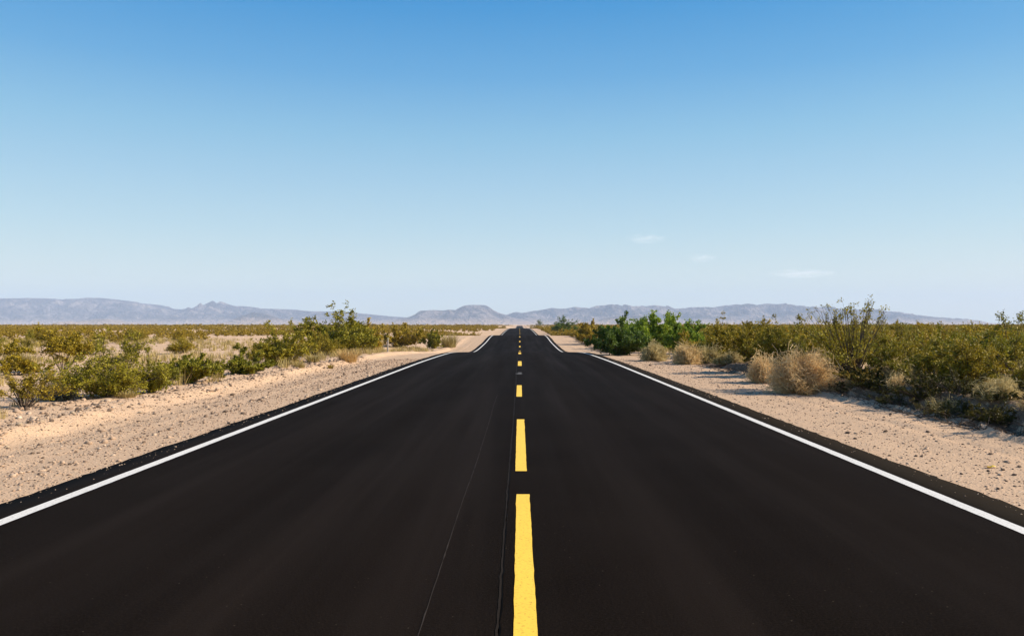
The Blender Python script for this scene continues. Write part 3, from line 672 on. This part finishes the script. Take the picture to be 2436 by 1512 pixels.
scrap.rotation_euler = (0, 0, .15)

# ------------------------------------------------------------------ stones and gravel
PHI = (1+5**.5)/2
ICO = np.array([(-1, PHI, 0), (1, PHI, 0), (-1, -PHI, 0), (1, -PHI, 0), (0, -1, PHI), (0, 1, PHI), (0, -1, -PHI), (0, 1, -PHI), (PHI, 0, -1), (PHI, 0, 1), (-PHI, 0, -1), (-PHI, 0, 1)])
ICO = ICO/np.linalg.norm(ICO[0])
ICF = np.array([(0, 11, 5), (0, 5, 1), (0, 1, 7), (0, 7, 10), (0, 10, 11), (1, 5, 9), (5, 11, 4), (11, 10, 2), (10, 7, 6), (7, 1, 8), (3, 9, 4), (3, 4, 2), (3, 2, 6), (3, 6, 8), (3, 8, 9), (4, 9, 5), (2, 4, 11), (6, 2, 10), (8, 6, 7), (9, 8, 1)])
def island_mat(name, stops, rough=.9):
    g = N(name); geo = g.n('ShaderNodeNewGeometry')
    c = g.ramp(geo.outputs['Random Per Island'], stops)
    f = g.noise(60, 3, geo.outputs['Position'])
    c = g.mix(g.ramp(f, [(.35, (.5, .5, .5)), (.6, (0, 0, 0))]), c, (.2, .145, .1))
    p = g.n('ShaderNodeBsdfPrincipled', i_Roughness=rough); p.inputs['Specular IOR Level'].default_value = .15
    g.l(c, p.inputs['Base Color']); g.l(p.outputs[0], g.out.inputs[0]); return g.m
M_GRAVEL = island_mat('mixed_gravel', [(0, (.09, .06, .04)), (.22, (.21, .145, .10)), (.42, (.40, .275, .185)), (.8, (.48, .335, .225)), (.96, (.54, .40, .28)), (1, (.62, .50, .38))])
def scatter_stones(x, y, r, rs):
    n = len(x)
    V = ICO[None]*(1+.28*rs.randn(n, 12, 1)*.8) * (r[:, None, None]*(np.array([1, .85, .6])*(.75+.5*rs.rand(n, 1, 3))))
    a = rs.rand(n)*6.28; c, s = np.cos(a)[:, None], np.sin(a)[:, None]
    V = np.stack([V[..., 0]*c-V[..., 1]*s, V[..., 0]*s+V[..., 1]*c, V[..., 2]], -1)
    zz = np.where((x > ROAD_L) & (x < ROAD_R), zroad(y)+crown(x, y), ground_z(x, y))
    V += np.stack([x, y, zz+r*.2], -1)[:, None]
    Fq = (ICF[None]+np.arange(n)[:, None, None]*12).reshape(-1, 3)
    return V.reshape(-1, 3), Fq
rs = np.random.RandomState(21)
def band(n, x0, x1, y0, y1, mu, sg, p=1.8):
    y = y0+(y1-y0)*rs.rand(n)**p; x = x0+(x1-x0)*rs.rand(n)
    return x, y, np.clip(mu*np.exp(rs.randn(n)*sg), .004, .06)*(.8+y*.02)
parts = [band(20000, -7.0, -4.18, 1, 34, .0088, .52), band(2600, -8.6, -6.55, 7, 34, .018, .6), band(1500, -14, -8, 10, 40, .02, .5), band(11000, 3.95, 6.5, 1, 34, .0075, .45), band(900, 6.4, 10, 8, 28, .018, .5)]
for edge, sg_ in ((ROAD_L, 1), (ROAD_R, -1)):     # grit spilled over the asphalt edge
    ye = 3.5+30*rs.rand(900)**1.6; parts.append((edge+sg_*(-.04+.26*rs.rand(900)**3.5), ye, np.clip(.0045*np.exp(rs.randn(900)*.45), .002, .014)*(.8+ye*.03)))
x, y, r = (np.concatenate([p[i] for p in parts]) for i in range(3))
V, Fq = scatter_stones(x, y, r, rs)
tag(link('gravel', new_mesh('gravel', V, Fq, [M_GRAVEL])), 'loose gravel and soil crumbs on both road shoulders', 'gravel', kind='stuff')
M_STONE = simple_mat('brown_stone', [(.3, (.07, .045, .03)), (.7, (.20, .14, .095))], .9, 14, .01)
M_CLOD = simple_mat('pale_soil_clod', [(.3, (.3, .22, .14)), (.7, (.5, .38, .26))], .95, 14, .01)
stones_L = [(181, 993, 15, 0), (302, 969, 8, 0), (255, 978, 9, 0), (229, 969, 11, 0), (221, 988, 7, 0), (145, 1000, 9, 0), (117, 1009, 10, 0), (64, 1018, 11, 0), (16, 1022, 9, 0), (551, 939, 9, 0), (538, 965, 7, 0), (533, 980, 9, 0), (454, 937, 6, 0), (591, 900, 6, 0), (513, 925, 6, 0), (362, 955, 7, 0), (400, 955, 7, 0), (161, 1105, 8, 0), (97, 1090, 7, 0), (189, 1068, 7, 0), (327, 1068, 8, 0), (72, 1079, 8, 0), (209, 1116, 7, 0), (176, 1076, 6, 0), (615, 951, 8, 0), (847, 885, 6, 0), (769, 876, 6, 0), (668, 887, 5, 0), (205, 990, 11, 1), (330, 972, 9, 1), (285, 966, 8, 1), (168, 984, 10, 1), (92, 1008, 11, 1), (40, 1024, 12, 1), (10, 1036, 10, 1), (240, 955, 8, 1), (420, 946, 7, 1)]
stones_R = [(2200, 1025, 8, 0), (2012, 1028, 9, 0), (2101, 1024, 8, 0), (2113, 983, 6, 0), (2186, 1083, 7, 0), (2347, 1077, 8, 0), (2377, 1115, 9, 0), (2415, 1107, 8, 0), (2402, 1127, 9, 0), (2364, 1159, 8, 0), (2342, 1117, 7, 0), (2279, 1124, 7, 0), (2173, 1082, 7, 0), (2110, 1081, 6, 0), (1545, 868, 6, 0)]
own = {(181, 993): 'largest dark brown stone, added for the dark hollow in the left soil ridge', (551, 939): 'dark stone alone in the middle of the left gravel, level with the dark based bush',  # the largest stone stands in for a dark hollow under a clod
       (615, 951): 'dark stone nearest to the left asphalt edge below the second bush clump', (327, 1068): 'dark stone close to the left asphalt edge, level with the dead grey shrub',
       (2200, 1025): 'dark stone on the right gravel just below the bank lip', (2012, 1028): 'brown stone close to the right asphalt edge, short of the tumbleweed', (1545, 868): 'lone dark stone on the far right shoulder below the dark green bush', (2377, 1115): 'dark stone immediately right of the yellow plastic scrap', (229, 969): 'long flat dark stone in the loose soil below the big olive verge bush'}
stone_meshes = []
import bmesh
for k in range(6):
    bm = bmesh.new(); bmesh.ops.create_icosphere(bm, subdivisions=2, radius=1)
    q = np.random.RandomState(60+k); cuts = q.randn(7, 3); cuts /= np.linalg.norm(cuts, axis=1, keepdims=True)
    for v in bm.verts:
        c = np.array(v.co)
        for d in cuts:
            ov = c@d-(.62+.2*q.rand()*0+.1)
            if ov > 0: c = c-d*ov
        v.co = (c[0]*1.15, c[1]*.9, c[2]*.68)
    me = bpy.data.meshes.new('stone'); bm.to_mesh(me); bm.free(); stone_meshes.append(me)
rr = random.Random(4)
for side, lst in (('left', stones_L), ('right', stones_R)):
    for k, (vx, vy, wpx, clod) in enumerate(lst):
        x, y, z = at(vx, vy+1)
        me = stone_meshes[rr.randrange(6)]
        key = ('clod' if clod else 'stone')
        me2 = bpy.data.meshes.get(f'{me.name}_{key}')
        if me2 is None:
            me2 = me.copy(); me2.name = f'{me.name}_{key}'; me2.materials.append(M_CLOD if clod else M_STONE)
        s = wpx*.62/F*y
        o = link('soil_clod' if clod else 'stone', me2, loc=(x, y, z+s*.3)); o.scale = (s, s, s); o.rotation_euler = (rr.uniform(-.3, .3), rr.uniform(-.3, .3), rr.uniform(0, 6.3))
        if clod: tag(o, 'pale lump of dried soil in the graded ridge on the left shoulder', 'clod', 'pale soil clods on the left ridge')
        else:
            near_edge = abs(x) < 5.6
            lb = own.get((vx, vy)) or ('small dark stone on the flat gravel of the left shoulder' if side == 'left' and near_edge else 'dark stone in the graded soil ridge on the left shoulder' if side == 'left' else 'small dark stone on the gravel of the right shoulder')
            tag(o, lb, 'stone', lb if (vx, vy) not in own else 'stones on the shoulders')

# ------------------------------------------------------------------ scrub on the plain
rs = np.random.RandomState(99)
def candidates(n, y0, y1, side):
    y = np.sqrt(y0*y0+(y1*y1-y0*y0)*rs.rand(n)); x = (rs.rand(n)*1.0)*y*.72*side
    return x, y
def wanted(x, y):
    lim = np.where(x < 0, 9.3+1.2*np.sin(y*.13), np.where(y < 24, 8.2, 6.9)) + np.where(y > 120, -.6, 0)
    ok = np.abs(x) > lim
    # bare sandy clearings on the left
    for cx, cy, rx, ry_ in ((-17.5, 33, 6.5, 7.0), (-30, 27, 5, 3), (-11, 24, 3.0, 5), (-13, 17, 3, 3), (-24, 46, 7, 4), (24, 45, 8, 6), (15, 30, 4, 3.5), (11, 24, 2.2, 3)):
        ok &= ((x-cx)/rx)**2+((y-cy)/ry_)**2 > 1
    # open patches elsewhere
    ok &= ~((x < 0) & (fbm(x/14+50, y/18, 2) < .46))
    ok &= ~((x > 0) & (fbm(x/9+80, y/11, 2) < .40))
    return ok
def min_dist(pts, d):
    keep, cell = [], {}
    for i, (x, y) in enumerate(pts):
        dd = d*(1 if y < 150 else 1+(y-150)/300)
        cx, cy = int(x//3), int(y//3); bad = False
        for a in (-1, 0, 1):
            for b in (-1, 0, 1):
                for j in cell.get((cx+a, cy+b), ()):
                    if (pts[j][0]-x)**2+(pts[j][1]-y)**2 < dd*dd: bad = True; break
        if not bad: keep.append(i); cell.setdefault((cx, cy), []).append(i)
    return keep
P = []
for side, n1, n2 in ((-1, 9000, 16000), (1, 14000, 20000)):
    for n, y0, y1 in ((n1, 14 if side < 0 else 17, 150), (n2, 150, 420)):
        x, y = candidates(n, y0, y1, side); ok = wanted(x, y); P.append(np.stack([x[ok], y[ok]], -1))
x, y = candidates(5000, 400, 1500, 1); P.append(np.stack([x*np.sign(rs.rand(len(x))-.5), y], -1)[np.abs(x) > 12])
P = np.concatenate(P); P = P[np.argsort(P[:, 1], kind='stable')]
ox = np.array(occupied)
d2 = np.sqrt((P[:, None, 0]-ox[None, :, 0])**2+(P[:, None, 1]-ox[None, :, 1])**2)
P = P[(d2 > ox[None, :, 2]*.9+.55).all(1)]
P = P[min_dist([tuple(p) for p in P], 1.35)]
P = P[(P[:, 0] < 0) | (P[:, 1] > 60) | (rs.rand(len(P)) < .8)]
P = P[(P[:, 0] > 0) | (P[:, 1] > 260) | (rs.rand(len(P)) < np.interp(P[:, 1], [15, 50, 130, 260], [.24, .28, .55, .85]))]
print('scrub bushes', len(P))
hgt = np.where(P[:, 0] < 0, .55+.45*rs.rand(len(P)), .78+.36*rs.rand(len(P)))*(.85+.3*rs.rand(len(P)))
hgt = np.where(P[:, 1] > 60, np.clip(hgt, .6, 1.32), hgt)
hgt = np.where((P[:, 0] > 0) & (P[:, 1] < 32), np.minimum(hgt, .95), hgt)
hgt = np.where(P[:, 1] > 400, 1.1+.5*rs.rand(len(P)), hgt)
wid = hgt*(1.25+.6*rs.rand(len(P)))

mids = []
for k in range(7):
    LV, LF, SV, SF = grow(300+k, 1, 1.5, stems=22, br=6, tw=5, lpt=8, leaf=.062, bare=.18+.05*(k % 4), low=.25, jit=.09, twig_tubes=False, stem_r=.014, sprigs=(k % 3)*2, sprig_h=1.2)
    mids.append(((LV, LF), (SV, SF)))
fars = []
for k in range(8):
    LV, LF, SV, SF = grow(400+k, 1, 1.5, stems=11, br=4, tw=2, lpt=4, leaf=.17, bare=.12, low=.3, jit=.12, twig_tubes=False, stem_r=.02)
    fars.append((LV, LF))
tiny = []
for k in range(6):
    LV, LF, SV, SF = grow(500+k, 1, 1.5, stems=6, br=3, tw=2, lpt=2, leaf=.34, bare=.1, low=.35, jit=.14, twig_tubes=False)
    tiny.append((LV, LF))
order = np.argsort(-(hgt/P[:, 1]))
N_IND = 262
single = set(order[:N_IND].tolist())
mats_mix = [M_OLIVE, M_OLIVE, M_OLIVE, M_GREEN]
tone = {0: 'olive', 1: 'olive', 2: 'olive', 3: 'greener'}
stem_me = [new_mesh('stems', s[0], s[1], [M_STEM], smooth=True) for _, s in mids]
fol_me = {(k, m): new_mesh('foliage', l[0], l[1], [[M_OLIVE, M_GREEN][m]]) for k, (l, _) in enumerate(mids) for m in (0, 1)}
protos = {}
used_labels = set()
def bg_label(x, y, h, green, rank):
    vx = VX+x/y*F
    a = min((q for q in anchors if (q[0] < VX) == (x < 0)), key=lambda q: abs(q[0]-vx)+max(0, q[1]-y)*30)
    gap = y-a[1]; dx = vx-a[0]
    where = 'just behind' if gap < 7 else 'behind' if gap < 18 else 'far behind'
    if gap < -1: where = 'in front of'
    sd = ' and left of' if dx < -45 else ' and right of' if dx > 45 else ''
    size = 'tall' if h > 1.12 else 'low' if h < .72 else 'plain'
    return f"{size} {'greener' if green else 'olive'} bush {where}{sd} {a[2]}"
rank = 0
for i in order[:N_IND]:
    X, Y = P[i]; h, wd = float(hgt[i]), float(wid[i])
    g = int(rs.rand() < .22); k = int(rs.randint(7)); rot = rs.rand()*6.28
    lb = bg_label(X, Y, h, g, rank); gp = None
    zone = ('left' if X < 0 else 'right')
    if Y > 55 or lb in used_labels:
        far = Y > 55
        lb = (f"small olive creosote bush {'far out on' if far else 'in the nearer part of'} the plain {zone} of the road")
        gp = f"{'far' if far else 'nearer'} creosote scrub {zone} of the road"
    else: used_labels.add(lb); gp = f"single creosote bushes behind the {zone} verge"
    src = protos.get((k, g))
    if src is None:
        e = link('creosote_bush', None); s = link('stems', stem_me[k], e); f = link('foliage', fol_me[(k, g)], e); protos[(k, g)] = (e, s, f)
    else:
        e, s, f = (o.copy() for o in src)
        for o in (e, s, f): COL.objects.link(o)
        s.parent = e; f.parent = e
    e.location = (X, Y, gz(X, Y)-.02); e.scale = (wd/1.5, wd/1.5, h); e.rotation_euler = (0, 0, rot); e.empty_display_size = .3
    tag(e, lb, 'bush', gp); rank += 1
drym = [new_mesh('dry_shrub', *dry(800+k, 1, 1.5, n=900, wid=.007), [[M_STRAW, M_GREY, M_GOLD][k % 3]]) for k in range(6)]
nd = 0
for i in order[60:]:
    if nd >= 150: break
    X, Y = P[i]
    if Y > 70 or rs.rand() > (.35 if X < 0 else .75): continue
    X2, Y2 = X+rs.uniform(-1.3, 1.3), Y-rs.uniform(.6, 1.4)
    if not wanted(np.array([X2]), np.array([Y2]))[0] or (np.hypot(ox[:, 0]-X2, ox[:, 1]-Y2) < ox[:, 2]+.3).any(): continue
    k = int(rs.randint(6)); h = (.3+.35*rs.rand())*(1 if X2 < 0 else 1.35)
    o = link('dry_shrub', drym[k], loc=(X2, Y2, gz(X2, Y2)-.02)); o.scale = (h, h, h); o.rotation_euler = (0, 0, rs.rand()*6.28)
    zn = 'left' if X2 < 0 else 'right'; hue = ['straw coloured', 'grey', 'golden'][k % 3]
    tag(o, f'small {hue} dead shrub scattered among the creosote on the plain {zn} of the road', 'shrub', f'{hue} dead shrubs in the scrub {zn} of the road'); nd += 1
Vs, Fs, off = [], [], 0
rest = [i for i in range(len(P)) if i not in single]
gzs = ground_z(P[:, 0], P[:, 1])
for i in rest:
    X, Y = P[i]; lib = mids if Y < 45 else fars if Y < 190 else tiny
    e = lib[rs.randint(len(lib))]; V, Fq = e[0] if Y < 45 else e
    a = rs.rand()*6.28; c, s = math.cos(a), math.sin(a); w_ = wid[i]/1.5*(1 if Y < 400 else 2.2)
    Vs.append(np.stack([(V[:, 0]*c-V[:, 1]*s)*w_+X, (V[:, 0]*s+V[:, 1]*c)*w_+Y, V[:, 2]*hgt[i]+gzs[i]-.02], -1)); Fs.append(Fq+off); off += len(V)
def scrub_mat():
    return leaf_mat('scrub_leaves', [(0, (.125, .093, .007)), (.5, (.230, .165, .011)), (1, (.37, .26, .026))])
g = scrub_mat()
tag(link('scrub', new_mesh('scrub', np.concatenate(Vs), np.concatenate(Fs), [g])), 'olive desert scrub reaching over the plain to the mountains', 'scrub', kind='stuff')
# dry grass and weeds between the bushes
Vs, Fs, off = [], [], 0
tl = [tuft(700+k, 1, 1.6, n=34, wid=.02) for k in range(8)]
n = 5200
y = np.sqrt(8**2+(75**2-8**2)*rs.rand(n)); x = (rs.rand(n)*2-1)*y*.72
ok = np.where(x < 0, x < -7.4, x > 6.9) & (fbm(x/5+9, y/5, 2) > np.where(x < 0, .44, .42))
ok &= ~((np.abs(x-px_*y/py_) < .35) & (y < py_+.5) & (y > 25))
for X, Y in zip(x[ok], y[ok]):
    V, Fq = tl[rs.randint(8)]; a = rs.rand()*6.28; c, s = math.cos(a), math.sin(a); h = (.12+.24*rs.rand())*(1.25 if X < 0 else 1)*(.55 if Y < 18 else 1)
    Vs.append(np.stack([(V[:, 0]*c-V[:, 1]*s)*h+X, (V[:, 0]*s+V[:, 1]*c)*h+Y, V[:, 2]*h+gz(X, Y)], -1)); Fs.append(Fq+off); off += len(V)
tag(link('dry_grass', new_mesh('dry_grass', np.concatenate(Vs), np.concatenate(Fs), [M_GOLD])), 'sparse golden dry grass between the bushes on the plain', 'grass', kind='stuff')

# ------------------------------------------------------------------ clouds, outside the haze
def cloud(label, vx, vy, wpx, hpx, seed, dens):
    D = 17000.0
    X = (vx-VX)/F*D; Z = EYE+(VY-vy)/F*D; W = wpx/F*D; H = hpx/F*D
    bm = bmesh.new(); bmesh.ops.create_icosphere(bm, subdivisions=3, radius=1)
    for v in bm.verts: v.co = (v.co.x*W*.5, v.co.y*W*.3, v.co.z*H*.5)
    me = bpy.data.meshes.new('cloud'); bm.to_mesh(me); bm.free()
    g = N('cloud_vapour'); tc = g.n('ShaderNodeTexCoord')
    mp = g.n('ShaderNodeMapping'); g.l(tc.outputs['Object'], mp.inputs[0]); mp.inputs['Scale'].default_value = (2/W, 2/(W*.6), 2/H)
    ln = g.n('ShaderNodeVectorMath', operation='LENGTH'); g.l(mp.outputs[0], ln.inputs[0])
    nz = g.noise(2.2, 5, mp.outputs[0])
    fo = g.n('ShaderNodeMapRange'); g.l(ln.outputs['Value'], fo.inputs[0]); fo.inputs[1].default_value = 1; fo.inputs[2].default_value = .1
    nr = g.n('ShaderNodeMapRange'); g.l(nz, nr.inputs[0]); nr.inputs[1].default_value = .42; nr.inputs[2].default_value = .75
    mu = g.n('ShaderNodeMath', operation='MULTIPLY'); g.l(fo.outputs[0], mu.inputs[0]); g.l(nr.outputs[0], mu.inputs[1])
    m2 = g.n('ShaderNodeMath', operation='MULTIPLY'); g.l(mu.outputs[0], m2.inputs[0]); m2.inputs[1].default_value = dens
    vol = g.n('ShaderNodeVolumePrincipled'); vol.inputs['Color'].default_value = (1, 1, 1, 1); g.l(m2.outputs[0], vol.inputs['Density'])
    g.l(vol.outputs[0], g.out.inputs['Volume']); me.materials.append(g.m)
    tag(link('cloud', me, loc=(X, D, Z)), label, 'cloud', 'wisps of cloud over the right mountains')
cloud('highest and brightest small wisp of white cloud over the right mountains', 1535, 568, 110, 28, 1, .0035)
cloud('faintest round wisp of cloud, in the middle of the three', 1668, 614, 80, 26, 2, .0045)
cloud('longest flat wisp of cloud, lowest above the right mountains', 1905, 651, 175, 26, 3, .0045)

# ------------------------------------------------------------------ the air
HZ = (-10950, 10950, -1000, 11300, -12, 420)
V = [(x, y, z) for x in HZ[:2] for y in HZ[2:4] for z in HZ[4:]]
haze_me = new_mesh('haze', V, [(0, 1, 3, 2), (4, 6, 7, 5), (0, 4, 5, 1), (2, 3, 7, 6), (0, 2, 6, 4), (1, 5, 7, 3)])
g = N('desert_air'); vol = g.n('ShaderNodeVolumePrincipled')
vol.inputs['Color'].default_value = (.56, .725, .98, 1); vol.inputs['Density'].default_value = .0001
g.l(vol.outputs[0], g.out.inputs['Volume']); haze_me.materials.append(g.m)
tag(link('haze', haze_me), kind='stuff')
